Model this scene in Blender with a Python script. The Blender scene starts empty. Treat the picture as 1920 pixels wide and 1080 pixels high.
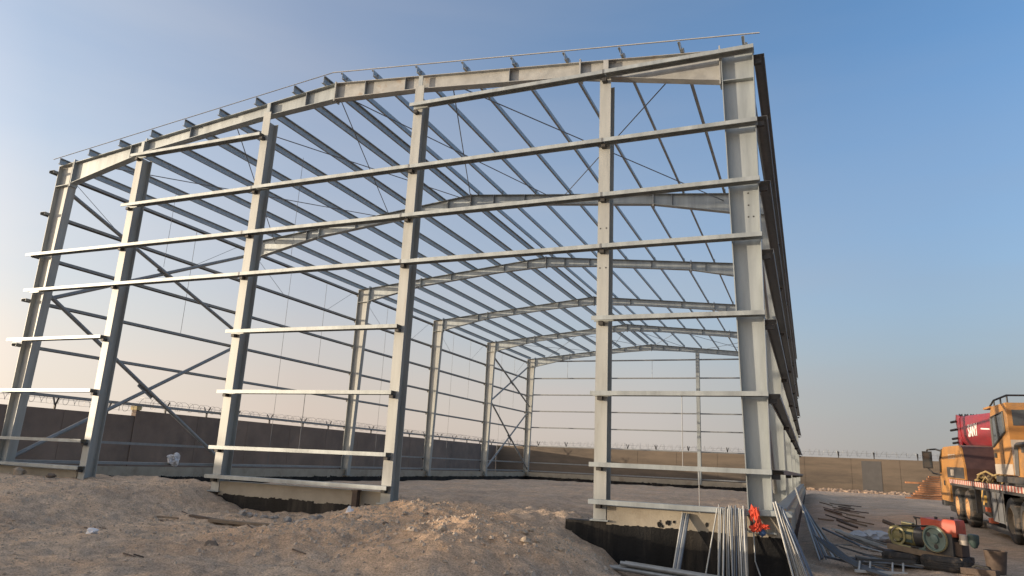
import bpy, math, random
import numpy as np
from mathutils import Vector, Matrix, noise
random.seed(7)
R = math.radians
sc = bpy.context.scene
col = sc.collection

# ------------------------------------------------------------------ camera
CP = Vector((20.5969, -13.0370, 1.4193))
YAW, PITCH, ROLL, FPX = 0.40119, 0.24334, 0.04601, 1313.09
cam = bpy.data.cameras.new('camera'); camo = bpy.data.objects.new('camera', cam); col.objects.link(camo)
fw = Vector((-math.sin(YAW)*math.cos(PITCH), math.cos(YAW)*math.cos(PITCH), math.sin(PITCH)))
rt = Vector((math.cos(YAW), math.sin(YAW), 0)); up = rt.cross(fw)
r2 = math.cos(ROLL)*rt + math.sin(ROLL)*up; u2 = -math.sin(ROLL)*rt + math.cos(ROLL)*up
M = Matrix((r2, u2, -fw)).transposed().to_4x4(); M.translation = CP
camo.matrix_world = M
cam.sensor_width = 36.0; cam.lens = 36.0*FPX/1920.0
cam.clip_start = 0.1; cam.clip_end = 8000
sc.camera = camo

# ------------------------------------------------------------------ sky and sun
SUN_EL = R(4.6)
SUN_D = Vector((-0.895, -0.446, 0)).normalized()          # towards the sun
SUN_AZ = math.atan2(SUN_D.x, SUN_D.y)
w = bpy.data.worlds.new('World'); sc.world = w; w.use_nodes = True
nt = w.node_tree; nt.nodes.clear()
def N(t, **k):
    n = nt.nodes.new(t)
    for a, b in k.items(): setattr(n, a, b)
    return n
sky = N('ShaderNodeTexSky', sky_type='NISHITA', sun_disc=False)
sky.sun_elevation = SUN_EL; sky.sun_rotation = SUN_AZ
sky.altitude = 50; sky.air_density = 1.0; sky.dust_density = 1.6; sky.ozone_density = 1.6
geo = N('ShaderNodeTexCoord'); sep = N('ShaderNodeSeparateXYZ')
nt.links.new(geo.outputs['Generated'], sep.inputs[0])
tint = N('ShaderNodeMix', data_type='RGBA', blend_type='MULTIPLY'); tint.inputs[0].default_value = 1.0; tint.inputs[7].default_value = (.68, .91, 1.20, 1)
nt.links.new(sky.outputs[0], tint.inputs[6])
# dusty air low over the desert: pale grey band, warmer and brighter towards the sun; zenith and sun side raised out of view to brighten the ground
ramp = N('ShaderNodeValToRGB')
RE = ramp.color_ramp.elements
RE[0].position = 0.0; RE[0].color = (.95, .95, .95, 1)
RE[1].position = 0.64; RE[1].color = (.04, .04, .04, 1)
for p_, v_ in ((.10, .84), (.20, .56), (.34, .34), (.46, .13), (1.0, .85)):  # last stop pales the zenith out of view, added to brighten the ground
    e = RE.new(p_); e.color = (v_, v_, v_, 1)
nt.links.new(sep.outputs['Z'], ramp.inputs[0])
dot = N('ShaderNodeVectorMath', operation='DOT_PRODUCT')
nt.links.new(geo.outputs['Generated'], dot.inputs[0]); dot.inputs[1].default_value = SUN_D
mr = N('ShaderNodeMapRange'); mr.inputs[1].default_value = -1; mr.inputs[2].default_value = 1
nt.links.new(dot.outputs['Value'], mr.inputs[0])
wr = N('ShaderNodeValToRGB'); WE = wr.color_ramp.elements
WE[0].position = 0.22; WE[0].color = (1.02, 1.05, 1.18, 1)
WE[1].position = 1.0; WE[1].color = (12.0, 9.0, 6.2, 1)  # sun-side glow out of view, raised to brighten the ground
for p_, c_ in ((.37, (1.50, 1.45, 1.48)), (.61, (1.84, 1.64, 1.56)), (.75, (2.32, 2.15, 2.02)), (.88, (4.4, 3.6, 3.0))):
    e = WE.new(p_); e.color = (*c_, 1)
nt.links.new(mr.outputs[0], wr.inputs[0])
gl = N('ShaderNodeMapRange'); gl.inputs[1].default_value = -.45; gl.inputs[2].default_value = 1; gl.inputs[3].default_value = 0; gl.inputs[4].default_value = .62
nt.links.new(dot.outputs['Value'], gl.inputs[0])
inv = N('ShaderNodeMath', operation='SUBTRACT'); inv.inputs[0].default_value = 1; nt.links.new(ramp.outputs[0], inv.inputs[1])
mad = N('ShaderNodeMath', operation='MULTIPLY_ADD')
nt.links.new(inv.outputs[0], mad.inputs[0]); nt.links.new(gl.outputs[0], mad.inputs[1]); nt.links.new(ramp.outputs[0], mad.inputs[2])
# uneven dust bands
mpn = N('ShaderNodeMapping'); mpn.inputs['Scale'].default_value = (1.2, 1.2, 7.0); nt.links.new(geo.outputs['Generated'], mpn.inputs[0])
nzn = N('ShaderNodeTexNoise'); nzn.inputs['Scale'].default_value = 1.6; nzn.inputs['Detail'].default_value = 5; nt.links.new(mpn.outputs[0], nzn.inputs['Vector'])
nzr = N('ShaderNodeMapRange'); nzr.inputs[1].default_value = .3; nzr.inputs[2].default_value = .7; nzr.inputs[3].default_value = -.06; nzr.inputs[4].default_value = .06
nt.links.new(nzn.outputs['Fac'], nzr.inputs[0])
mad2 = N('ShaderNodeMath', operation='ADD', use_clamp=True); nt.links.new(mad.outputs[0], mad2.inputs[0]); nt.links.new(nzr.outputs[0], mad2.inputs[1]); mad = mad2
mix = N('ShaderNodeMix', data_type='RGBA')
nt.links.new(mad.outputs[0], mix.inputs[0]); nt.links.new(tint.outputs[2], mix.inputs[6]); nt.links.new(wr.outputs[0], mix.inputs[7])
wz = N('ShaderNodeValToRGB'); wz.color_ramp.elements[0].position = .03; wz.color_ramp.elements[0].color = (1.06, .985, .90, 1)
wz.color_ramp.elements[1].position = .34; wz.color_ramp.elements[1].color = (.94, 1.0, 1.06, 1); nt.links.new(sep.outputs['Z'], wz.inputs[0])
wm = N('ShaderNodeMix', data_type='RGBA', blend_type='MULTIPLY'); wm.inputs[0].default_value = 1; nt.links.new(wr.outputs[0], wm.inputs[6]); nt.links.new(wz.outputs[0], wm.inputs[7])
nt.links.new(wm.outputs[2], mix.inputs[7])
bg = N('ShaderNodeBackground'); bg.inputs[1].default_value = 0.15
out = N('ShaderNodeOutputWorld')
nt.links.new(mix.outputs[2], bg.inputs[0]); nt.links.new(bg.outputs[0], out.inputs[0])

sl = bpy.data.lights.new('sun', 'SUN'); sl.energy = 2.4; sl.angle = R(0.6); sl.color = (1.0, .81, .60)
so = bpy.data.objects.new('sun', sl); col.objects.link(so)
sv = Vector((SUN_D.x*math.cos(SUN_EL), SUN_D.y*math.cos(SUN_EL), math.sin(SUN_EL)))
so.rotation_euler = (-sv).to_track_quat('-Z', 'Y').to_euler(); so.location = sv*60

sc.view_settings.view_transform = 'Standard'; sc.view_settings.look = 'None'
sc.view_settings.exposure = 1.30; sc.view_settings.gamma = 1.0

# ------------------------------------------------------------------ mesh helpers
class MB:
    def __init__(s): s.v = []; s.f = []
    def hexa(s, p):                       # p: bottom 4 (ccw) then top 4
        n = len(s.v); s.v += [tuple(q) for q in p]
        for q in ((3,2,1,0),(4,5,6,7),(0,1,5,4),(1,2,6,5),(2,3,7,6),(3,0,4,7)): s.f.append(tuple(n+i for i in q))
        return s
    def bb(s, x0, x1, y0, y1, z0, z1):
        return s.hexa([(x0,y0,z0),(x1,y0,z0),(x1,y1,z0),(x0,y1,z0),(x0,y0,z1),(x1,y0,z1),(x1,y1,z1),(x0,y1,z1)])
    def box(s, c, size, rot=None):
        c = Vector(c); h = Vector(size)/2; m = rot or Matrix.Identity(3)
        pts = [c + m @ Vector((a*h.x, b*h.y, d*h.z)) for d in (-1,1) for a,b in ((-1,-1),(1,-1),(1,1),(-1,1))]
        return s.hexa(pts)
    def loft(s, rings, caps=True, closed=True):
        n = len(s.v); k = len(rings[0])
        for r in rings: s.v += [tuple(q) for q in r]
        for i in range(len(rings)-1):
            for j in range(k if closed else k-1):
                a = n+i*k+j; b = n+i*k+(j+1) % k
                s.f.append((a, b, b+k, a+k))
        if caps:
            s.f.append(tuple(n+j for j in reversed(range(k))))
            s.f.append(tuple(n+(len(rings)-1)*k+j for j in range(k)))
        return s
    def sweep(s, prof, p0, p1, upv=(0,0,1)):
        p0 = Vector(p0); p1 = Vector(p1); d = (p1-p0).normalized(); u = Vector(upv)
        a = d.cross(u).normalized(); b = a.cross(d).normalized()
        return s.loft([[p + a*x + b*y for x, y in prof] for p in (p0, p1)])
    def tube(s, pts, r, n=8, caps=True):
        pts = [Vector(p) for p in pts]; rs = r if isinstance(r, (list, tuple)) else [r]*len(pts)
        rings = []; ref = None
        for i, p in enumerate(pts):
            d = (pts[min(i+1, len(pts)-1)] - pts[max(i-1, 0)]).normalized()
            if ref is None: ref = Vector((0,0,1)) if abs(d.z) < .9 else Vector((1,0,0))
            a = d.cross(ref).normalized(); b = a.cross(d).normalized(); ref = b
            rings.append([p + (a*math.cos(2*math.pi*j/n) + b*math.sin(2*math.pi*j/n))*rs[i] for j in range(n)])
        return s.loft(rings, caps)
    def lathe(s, prof, o, axis, n=28, caps=False):
        o = Vector(o); d = Vector(axis).normalized(); ref = Vector((0,0,1)) if abs(d.z) < .9 else Vector((1,0,0))
        a = d.cross(ref).normalized(); b = a.cross(d).normalized()
        return s.loft([[o + d*h + (a*math.cos(2*math.pi*j/n)+b*math.sin(2*math.pi*j/n))*max(r, .0005) for j in range(n)] for r, h in prof], caps)
    def prism(s, poly, f0, f1):           # poly of 2-tuples, f0/f1 map them into space
        return s.loft([[f0(*q) for q in poly], [f1(*q) for q in poly]])
    def blob(s, c, size, seed=0, amp=.35, fr=1.6, sub=2, flat=None):
        import bmesh
        bm = bmesh.new(); bmesh.ops.create_icosphere(bm, subdivisions=sub, radius=1)
        n = len(s.v); sz = Vector(size); off = Vector((seed*3.17, seed*1.31, seed*7.7))
        for v in bm.verts:
            p = v.co.normalized(); k = 1 + amp*(noise.noise(p*fr+off) + .5*noise.noise(p*fr*2.6+off))
            q = Vector((p.x*sz.x, p.y*sz.y, p.z*sz.z))*k
            s.v.append(tuple(Vector(c)+q))
        bm.verts.index_update()
        for f in bm.faces: s.f.append(tuple(n+v.index for v in f.verts))
        bm.free(); return s
    def build(s, name, mat, parent=None, origin=None, smooth=False):
        o3 = Vector(origin) if origin is not None else Vector((0,0,0))
        if parent is not None and origin is None: o3 = Vector(parent.get('_o', (0,0,0)))
        m = bpy.data.meshes.new(name)
        m.from_pydata([(x-o3.x, y-o3.y, z-o3.z) for x, y, z in s.v], [], s.f); m.update()
        m.materials.append(mat)
        if smooth:
            m.polygons.foreach_set('use_smooth', [True]*len(m.polygons))
            try: m.set_sharp_from_angle(angle=R(40))
            except Exception: pass
        o = bpy.data.objects.new(name, m); col.objects.link(o)
        if parent is not None:
            o.parent = parent
            o['_o'] = tuple(o3)
        else:
            o.location = o3; o['_o'] = tuple(o3)
        return o
def tag(o, label=None, cat=None, group=None, kind=None):
    if label: o['label'] = label
    if cat: o['category'] = cat
    if group: o['group'] = group
    if kind: o['kind'] = kind
    return o
def thing(name, label, cat, loc, group=None, rz=0):
    o = bpy.data.objects.new(name, None); col.objects.link(o); o.location = loc; o.rotation_euler = (0,0,rz)
    o['_o'] = tuple(loc) if rz == 0 else (0,0,0)
    o.empty_display_size = .2
    return tag(o, label, cat, group)
def kids(o): return list(o.children)
def copy_tree(o, off, parent=None, ch=None):
    c = o.copy(); col.objects.link(c)
    if parent is not None: c.parent = parent
    c.location = Vector(o.location) + Vector(off)
    for k in (kids(o) if ch is None else ch):
        d = k.copy(); col.objects.link(d); d.parent = c
    return c

# ------------------------------------------------------------------ materials
def mat(name, base, rough=.7, metal=0.0, var=.25, scale=3.0, bump=0.0, bscale=40, rust=None, rust_amt=.5, streak=False, hstreak=False, detail=8, spec=.5, second=None):
    m = bpy.data.materials.new(name); m.use_nodes = True; t = m.node_tree; b = t.nodes['Principled BSDF']
    b.inputs['Roughness'].default_value = rough; b.inputs['Metallic'].default_value = metal
    b.inputs['Specular IOR Level'].default_value = spec
    tc = t.nodes.new('ShaderNodeTexCoord'); mp = t.nodes.new('ShaderNodeMapping')
    t.links.new(tc.outputs['Object'], mp.inputs[0])
    if streak: mp.inputs['Scale'].default_value = (1, 1, .12)
    if hstreak: mp.inputs['Scale'].default_value = (.35, .35, 2.2)
    n = t.nodes.new('ShaderNodeTexNoise'); n.inputs['Scale'].default_value = scale; n.inputs['Detail'].default_value = detail; n.inputs['Roughness'].default_value = .62
    t.links.new(mp.outputs[0], n.inputs['Vector'])
    cr = t.nodes.new('ShaderNodeValToRGB'); lo = [max(0, c*(1-var)) for c in base]; hi = [min(1, c*(1+var)) for c in base]
    if second: lo = list(second)
    cr.color_ramp.elements[0].position = .3; cr.color_ramp.elements[0].color = (*lo, 1)
    cr.color_ramp.elements[1].position = .7; cr.color_ramp.elements[1].color = (*hi, 1)
    t.links.new(n.outputs['Fac'], cr.inputs[0]); last = cr.outputs[0]
    if rust:
        n2 = t.nodes.new('ShaderNodeTexNoise'); n2.inputs['Scale'].default_value = scale*.55; n2.inputs['Detail'].default_value = 10; n2.inputs['Roughness'].default_value = .7
        t.links.new(mp.outputs[0], n2.inputs['Vector'])
        r2_ = t.nodes.new('ShaderNodeValToRGB'); r2_.color_ramp.elements[0].position = 1-rust_amt-.06; r2_.color_ramp.elements[0].color = (0,0,0,1)
        r2_.color_ramp.elements[1].position = 1-rust_amt+.1; r2_.color_ramp.elements[1].color = (1,1,1,1)
        t.links.new(n2.outputs['Fac'], r2_.inputs[0])
        mx = t.nodes.new('ShaderNodeMix'); mx.data_type = 'RGBA'; mx.inputs[7].default_value = (*rust, 1)
        t.links.new(r2_.outputs[0], mx.inputs[0]); t.links.new(last, mx.inputs[6]); last = mx.outputs[2]
    t.links.new(last, b.inputs['Base Color'])
    rr = t.nodes.new('ShaderNodeMapRange'); rr.inputs[3].default_value = max(0, rough-.12); rr.inputs[4].default_value = min(1, rough+.12)
    t.links.new(n.outputs['Fac'], rr.inputs[0]); t.links.new(rr.outputs[0], b.inputs['Roughness'])
    if bump:
        n3 = t.nodes.new('ShaderNodeTexNoise'); n3.inputs['Scale'].default_value = bscale; n3.inputs['Detail'].default_value = 6
        t.links.new(tc.outputs['Object'], n3.inputs['Vector'])
        bp = t.nodes.new('ShaderNodeBump'); bp.inputs['Strength'].default_value = bump; bp.inputs['Distance'].default_value = .03
        t.links.new(n3.outputs['Fac'], bp.inputs['Height']); t.links.new(bp.outputs[0], b.inputs['Normal'])
    return m
def stripes(name, c1, c2, period, axis=1, slant=0.0, rough=.5, c3=None):
    m = bpy.data.materials.new(name); m.use_nodes = True; t = m.node_tree; b = t.nodes['Principled BSDF']; b.inputs['Roughness'].default_value = rough
    tc = t.nodes.new('ShaderNodeTexCoord'); sp = t.nodes.new('ShaderNodeSeparateXYZ'); t.links.new(tc.outputs['Object'], sp.inputs[0])
    ma = t.nodes.new('ShaderNodeMath'); ma.operation = 'MULTIPLY_ADD'; ma.inputs[1].default_value = slant
    t.links.new(sp.outputs[2], ma.inputs[0]); t.links.new(sp.outputs[axis], ma.inputs[2])
    d = t.nodes.new('ShaderNodeMath'); d.operation = 'DIVIDE'; d.inputs[1].default_value = period; t.links.new(ma.outputs[0], d.inputs[0])
    fr = t.nodes.new('ShaderNodeMath'); fr.operation = 'FRACT'; t.links.new(d.outputs[0], fr.inputs[0])
    g = t.nodes.new('ShaderNodeMath'); g.operation = 'GREATER_THAN'; g.inputs[1].default_value = .5; t.links.new(fr.outputs[0], g.inputs[0])
    mx = t.nodes.new('ShaderNodeMix'); mx.data_type = 'RGBA'; mx.inputs[6].default_value = (*c1, 1); mx.inputs[7].default_value = (*c2, 1)
    t.links.new(g.outputs[0], mx.inputs[0]); last = mx.outputs[2]
    n = t.nodes.new('ShaderNodeTexNoise'); n.inputs['Scale'].default_value = 9; t.links.new(tc.outputs['Object'], n.inputs['Vector'])
    m2 = t.nodes.new('ShaderNodeMix'); m2.data_type = 'RGBA'; m2.inputs[7].default_value = (.12, .09, .06, 1)
    r_ = t.nodes.new('ShaderNodeMapRange'); r_.inputs[1].default_value = .45; r_.inputs[2].default_value = .75; r_.inputs[4].default_value = .7
    t.links.new(n.outputs['Fac'], r_.inputs[0]); t.links.new(r_.outputs[0], m2.inputs[0]); t.links.new(last, m2.inputs[6]); t.links.new(m2.outputs[2], b.inputs['Base Color'])
    return m
G = mat('galvanised steel', (.335,.365,.365), .5, .35, .24, 4, .05, 60, streak=True)
GR = mat('galvanised steel with rust stains', (.345,.35,.335), .55, .2, .2, 4, .05, 60, rust=(.27,.185,.115), rust_amt=.37)
GC = mat('weathered galvanised column', (.36,.37,.35), .55, .22, .18, 5, .05, 60, rust=(.25,.195,.135), rust_amt=.34, streak=True)
GD = mat('dark cold formed steel', (.15,.155,.16), .5, .25, .18, 6)
GP = mat('blue grey galvanised purlin', (.33,.35,.355), .45, .3, .2, 7)
GB = mat('grey brace pipe steel', (.25,.265,.27), .45, .3, .15, 6)
BLK = mat('black bracket steel', (.05,.048,.045), .6, .2, .3, 10)
PALE = mat('pale trim steel', (.42,.42,.40), .45, .0, .08, 5)
ROD = mat('thin rod steel', (.16,.17,.18), .5, .3)
CONC = mat('plinth concrete', (.36,.32,.25), .9, 0, .14, 2.2, .25, 60, rust=(.255,.215,.16), rust_amt=.40)
BIT = mat('black bitumen coating', (.010,.010,.010), .6, 0, .5, 3, .3, 30, rust=(.055,.047,.038), rust_amt=.43, streak=True, spec=.2)
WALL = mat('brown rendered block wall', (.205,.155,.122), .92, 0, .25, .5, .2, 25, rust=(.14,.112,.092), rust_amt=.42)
WALLB = mat('sunlit rendered wall', (.155,.122,.09), .92, 0, .25, .35, .2, 25, rust=(.09,.075,.06), rust_amt=.47, hstreak=True)  # level dark streaks in the colour take the place of cast shadow lines
GREYP = mat('dark grey wall band', (.10,.095,.09), .9, 0, .12, 2)
WIRE = mat('razor wire steel', (.22,.22,.22), .5, .4)
YEL = mat('crane yellow paint', (.41,.20,.055), .5, 0, .14, 2.0, .03, 30, rust=(.25,.15,.075), rust_amt=.42)
REDB = mat('red boom paint', (.27,.022,.03), .42, 0, .15, 2, 0, 30, rust=(.19,.04,.04), rust_amt=.38)
MAR = mat('dark maroon steel', (.055,.028,.026), .6, 0, .3, 5)
DGR = mat('dark grey steel', (.06,.06,.06), .6, .1, .35, 5, rust=(.11,.085,.06), rust_amt=.42)
MGR = mat('mid grey paint', (.13,.135,.14), .55, 0, .15, 3, rust=(.10,.085,.065), rust_amt=.4)
LGR = mat('light grey paint', (.42,.37,.31), .6, 0, .15, 3)
RUB = mat('tyre rubber', (.035,.034,.033), .85, 0, .35, 8, .3, 30, rust=(.13,.10,.075), rust_amt=.42)
RIM = mat('dusty yellow rim', (.47,.27,.12), .65, 0, .2, 8, rust=(.2,.13,.08), rust_amt=.42)
RIMD = mat('dusty dark rim', (.15,.12,.085), .75, 0, .25, 8)
GLS = mat('cab window glass', (.05,.06,.065), .06, 0, .2, 1.5, spec=.8)
WHT = mat('white lettering', (.8,.78,.74), .6, 0, .05)
OLV = mat('olive yellow engine paint', (.27,.24,.11), .55, .1, .22, 7, rust=(.13,.09,.05), rust_amt=.4)
GRN = mat('pale green flywheel paint', (.13,.185,.165), .5, .1, .18, 7, rust=(.14,.12,.08), rust_amt=.36)
DGN = mat('dark green engine paint', (.035,.06,.055), .55, .1, .3, 7)
REDE = mat('faded red tank paint', (.46,.07,.035), .5, 0, .2, 6, rust=(.20,.06,.03), rust_amt=.4)
RST = mat('rusty iron', (.085,.06,.045), .8, .1, .35, 9)
PIPE = mat('galvanised conduit', (.36,.365,.35), .45, .4, .14, 9)
PIPB = mat('blue grey conduit', (.13,.155,.19), .42, .4, .15, 9)
PIPD = mat('dull dark conduit', (.17,.165,.15), .5, .4, .2, 9)
WOOD = mat('weathered timber', (.20,.15,.10), .85, 0, .25, 9)
WOOD2 = mat('dark timber', (.09,.066,.05), .85, 0, .3, 9)
ORT = mat('orange formwork timber', (.40,.18,.08), .7, 0, .2, 4)
ORV = mat('orange red cloth', (.62,.075,.035), .85, 0, .25, 8)
BLU = mat('blue cloth', (.03,.07,.17), .85, 0, .25, 8)
PLA = mat('white plastic film', (.68,.68,.69), .5, 0, .1, 6)
STN = mat('pale stone', (.34,.275,.205), .95, 0, .22, 9, .4, 30)
STD = mat('dark clod', (.15,.115,.085), .95, 0, .25, 9, .4, 30)
RUBB = mat('pinkish rubble', (.42,.30,.21), .95, 0, .25, 6, .4, 30)
ROPE = mat('dusty rope', (.30,.22,.10), .9, 0, .35, 12)

# dirt
def dirt_material():
    m = bpy.data.materials.new('dry dirt'); m.use_nodes = True; t = m.node_tree; b = t.nodes['Principled BSDF']
    b.inputs['Roughness'].default_value = .95; b.inputs['Specular IOR Level'].default_value = .02
    tc = t.nodes.new('ShaderNodeTexCoord')
    def nz(s, d=8, r=.6):
        n = t.nodes.new('ShaderNodeTexNoise'); n.inputs['Scale'].default_value = s; n.inputs['Detail'].default_value = d; n.inputs['Roughness'].default_value = r
        t.links.new(tc.outputs['Object'], n.inputs['Vector']); return n.outputs['Fac']
    def rp(src, a, ca, b_, cb):
        r = t.nodes.new('ShaderNodeValToRGB'); r.color_ramp.elements[0].position = a; r.color_ramp.elements[0].color = (*ca, 1)
        r.color_ramp.elements[1].position = b_; r.color_ramp.elements[1].color = (*cb, 1); t.links.new(src, r.inputs[0]); return r.outputs[0]
    def mul(a, b2, f=1.0):
        x = t.nodes.new('ShaderNodeMix'); x.data_type = 'RGBA'; x.blend_type = 'MULTIPLY'; x.inputs[0].default_value = f
        t.links.new(a, x.inputs[6]); t.links.new(b2, x.inputs[7]); return x.outputs[2]
    c = rp(nz(.5, 6), .35, (.57,.45,.34), .66, (.71,.57,.43))
    c = mul(c, rp(nz(4, 8, .7), .3, (.76,.75,.74), .7, (1.16,1.15,1.14)))
    c = mul(c, rp(nz(38, 4, .7), .32, (.60,.59,.58), .6, (1.16,1.16,1.16)), 1.0)
    c = mul(c, rp(nz(.13, 3), .38, (.86,.86,.88), .62, (1.05,1.02,1.0)))
    at = t.nodes.new('ShaderNodeAttribute'); at.attribute_name = 'loose_soil'
    lx = t.nodes.new('ShaderNodeMix'); lx.data_type = 'RGBA'; lx.blend_type = 'MULTIPLY'; lx.inputs[7].default_value = (1.16, 1.05, .94, 1)
    t.links.new(at.outputs['Fac'], lx.inputs[0]); t.links.new(c, lx.inputs[6]); c = lx.outputs[2]
    t.links.new(c, b.inputs['Base Color'])
    a1 = t.nodes.new('ShaderNodeMath'); a1.operation = 'MULTIPLY_ADD'; a1.inputs[1].default_value = .35
    t.links.new(nz(60, 4, .7), a1.inputs[0]); t.links.new(nz(14, 8, .7), a1.inputs[2])
    bp = t.nodes.new('ShaderNodeBump'); bp.inputs['Strength'].default_value = 1.0; bp.inputs['Distance'].default_value = .07
    t.links.new(a1.outputs[0], bp.inputs['Height']); t.links.new(bp.outputs[0], b.inputs['Normal'])
    return m
DIRT = dirt_material()

# ------------------------------------------------------------------ ground
_LAT = {}
def vnoise(x, y, s, seed):
    """smooth value noise on a lattice of spacing s"""
    if seed not in _LAT: _LAT[seed] = np.random.RandomState(seed).rand(256, 256)
    g = _LAT[seed]
    u = x/s; v = y/s; iu = np.floor(u).astype(int); iv = np.floor(v).astype(int); fu = u-iu; fv = v-iv
    fu = fu*fu*(3-2*fu); fv = fv*fv*(3-2*fv)
    a = g[iu % 256, iv % 256]; b = g[(iu+1) % 256, iv % 256]; c = g[iu % 256, (iv+1) % 256]; d = g[(iu+1) % 256, (iv+1) % 256]
    return (a*(1-fu)+b*fu)*(1-fv)+(c*(1-fu)+d*fu)*fv - .5
def sm(a, b, x):
    t = np.clip((x-a)/(b-a), 0, 1); return t*t*(3-2*t)
def bump(x, y, cx, cy, rx, ry, h, p=1.0):
    d = np.sqrt(((x-cx)/rx)**2 + ((y-cy)/ry)**2); return h*np.clip(1-d, 0, 1)**p
def height(x, y, mask=False):
    x = np.asarray(x, float); y = np.asarray(y, float)
    z = .02 + .14*sm(20, 55, y) + 0*x
    # pad inside the frame
    ins = sm(-.6, .6, x)*(1-sm(19.6, 20.4, x))*sm(-.3, 1.0, y)*(1-sm(39.2, 40.2, y))
    z = z*(1-ins) + (.22 - .07*(1-sm(.2, 1.6, x)) - .06*sm(37.5, 39.3, y) + .11*vnoise(x*.7+y*.25, y*.45, .7, 31)*sm(1, 4, y) + .05*vnoise(x, y*.6, .35, 32)*sm(1, 4, y))*ins
    # berm on the left front
    berm = (1-sm(6.6, 9.2, x))*sm(-8.5, -1.5, y)*(1-sm(.1, 2.6, y))*sm(-14, -5, x)
    z = z + .50*berm
    ln = np.exp(-((y+.2)/1.0)**2)
    # shoulder under the column left of the middle and the fill in the wide opening
    z += .20*np.exp(-((x-7.7)/.8)**2)*np.exp(-((y+.6)/.9)**2)
    z += .13*np.exp(-((x-9.6)/1.2)**2)*np.exp(-((y+1.6)/.6)**2)
    z += .30*sm(10.6, 12.3, x)*(1-sm(16.2, 17.0, x))*sm(-1.7, -.4, y)*(1-sm(.6, 4.5, y))
    z += .13*np.exp(-((x-10.2)/1.6)**2)*np.exp(-((y+.3)/.8)**2)
    # heaps of dug earth
    n1 = vnoise(x, y, .9, 11)*.25 + vnoise(x, y, .4, 12)*.12
    n1 = n1*.7; hb = bump(x+n1, y+n1, 13.95, -1.4, 2.5, 1.7, .55, .85)
    ha = bump(x+n1, y+n1, 15.9, -3.0, 2.1, 2.4, .68, .8)
    hc = bump(x+n1, y-n1, 13.7, -3.3, 2.9, 2.2, .42, 1.0)
    z = z + np.maximum(np.maximum(ha, hb), hc)*.9
    if mask: return np.clip(np.maximum(np.maximum(ha, hb), hc)*4.5 + 1.2*vnoise(x, y, .6, 51), 0, 1)
    # pit in front of the right bay
    pit = sm(16.9, 17.7, x + .25*np.clip(-y-.2, 0, 5)*-1)*(1-sm(20.3, 21.2, x))*(1-sm(-.1, .05, y))*sm(-3.6, -1.7, y)
    z = z*(1-pit) + (-.36)*pit
    # bank along the right plinth
    z += .22*np.exp(-((x-20.9)/.7)**2)*sm(2, 6, y)*(1-sm(38, 42, y))
    z -= .14*np.exp(-((x-21)/1.2)**2)*(1-sm(1.0, 4.5, y))*sm(-6, -2, y)
    z += .11*sm(7, 17, y)*sm(22, 24.5, x)*(1-sm(30, 55, y))
    for xr in (22.7, 24.2): z -= .035*np.exp(-((x-xr-.5*np.sin(y*.08))/.16)**2)*sm(-8, -2, y)*(1-sm(40, 50, y))*(.7+.6*vnoise(x*.3, y, .5, 21))
    # mid-left shallow rut lines
    near = np.exp(-((x-12)/14)**2-((y+3)/9)**2)
    rough = vnoise(x, y, 1.7, 1)*.045 + vnoise(x, y, .75, 2)*.05 + vnoise(x, y*1.3, .33, 3)*.05 + vnoise(x, y*1.4, .17, 4)*.045 + vnoise(x, y*1.3, .095, 9)*.034
    heapy = np.clip((np.maximum(np.maximum(ha, hb), hc))*3, 0, 1)
    rough2 = vnoise(x, y, .27, 5)*.05 + vnoise(x, y, .13, 6)*.05
    z += rough*(.35 + .75*near)*(1+.5*ins)*(1-.5*sm(20.5, 22, x)) + rough2*heapy
    z += vnoise(x, y, 60, 8)*1.2*sm(120, 400, np.abs(x)+np.abs(y))
    return z
def axis_pts(a, b, step, far, mid=None):
    mid_pts = list(np.arange(a, b, step))
    lo = []; p = a; s = step
    while p > -far: s *= 1.12; p -= s; lo.append(p)
    hi = []; p = b; s = step; 
    while p < far:
        s = min(s*1.04, .2) if (mid and p < mid) else s*1.12
        p += s; hi.append(p)
    return np.array(lo[::-1] + mid_pts + hi)
gx = axis_pts(4.0, 24.0, .045, 1800); gy = axis_pts(-8.6, 1.2, .042, 1800, 64)
X, Y = np.meshgrid(gx, gy, indexing='ij'); Z = height(X, Y)
nx, ny = X.shape
me = bpy.data.meshes.new('ground')
vs = np.stack([X, Y, Z], -1).reshape(-1, 3)
idx = np.arange(nx*ny).reshape(nx, ny)
fq = np.stack([idx[:-1,:-1], idx[1:,:-1], idx[1:,1:], idx[:-1,1:]], -1).reshape(-1, 4)
me.vertices.add(len(vs)); me.vertices.foreach_set('co', vs.ravel())
me.loops.add(fq.size); me.loops.foreach_set('vertex_index', fq.ravel())
me.polygons.add(len(fq)); me.polygons.foreach_set('loop_start', np.arange(0, fq.size, 4)); me.polygons.foreach_set('loop_total', np.full(len(fq), 4))
me.polygons.foreach_set('use_smooth', np.ones(len(fq), bool))
me.update(); me.validate(); me.materials.append(DIRT)
att = me.attributes.new('loose_soil', 'FLOAT', 'POINT'); att.data.foreach_set('value', height(X, Y, True).ravel().astype(np.float32))
go = bpy.data.objects.new('ground', me); col.objects.link(go); go['kind'] = 'structure'
def gz(x, y): return float(height(np.array([x]), np.array([y]))[0])

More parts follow.
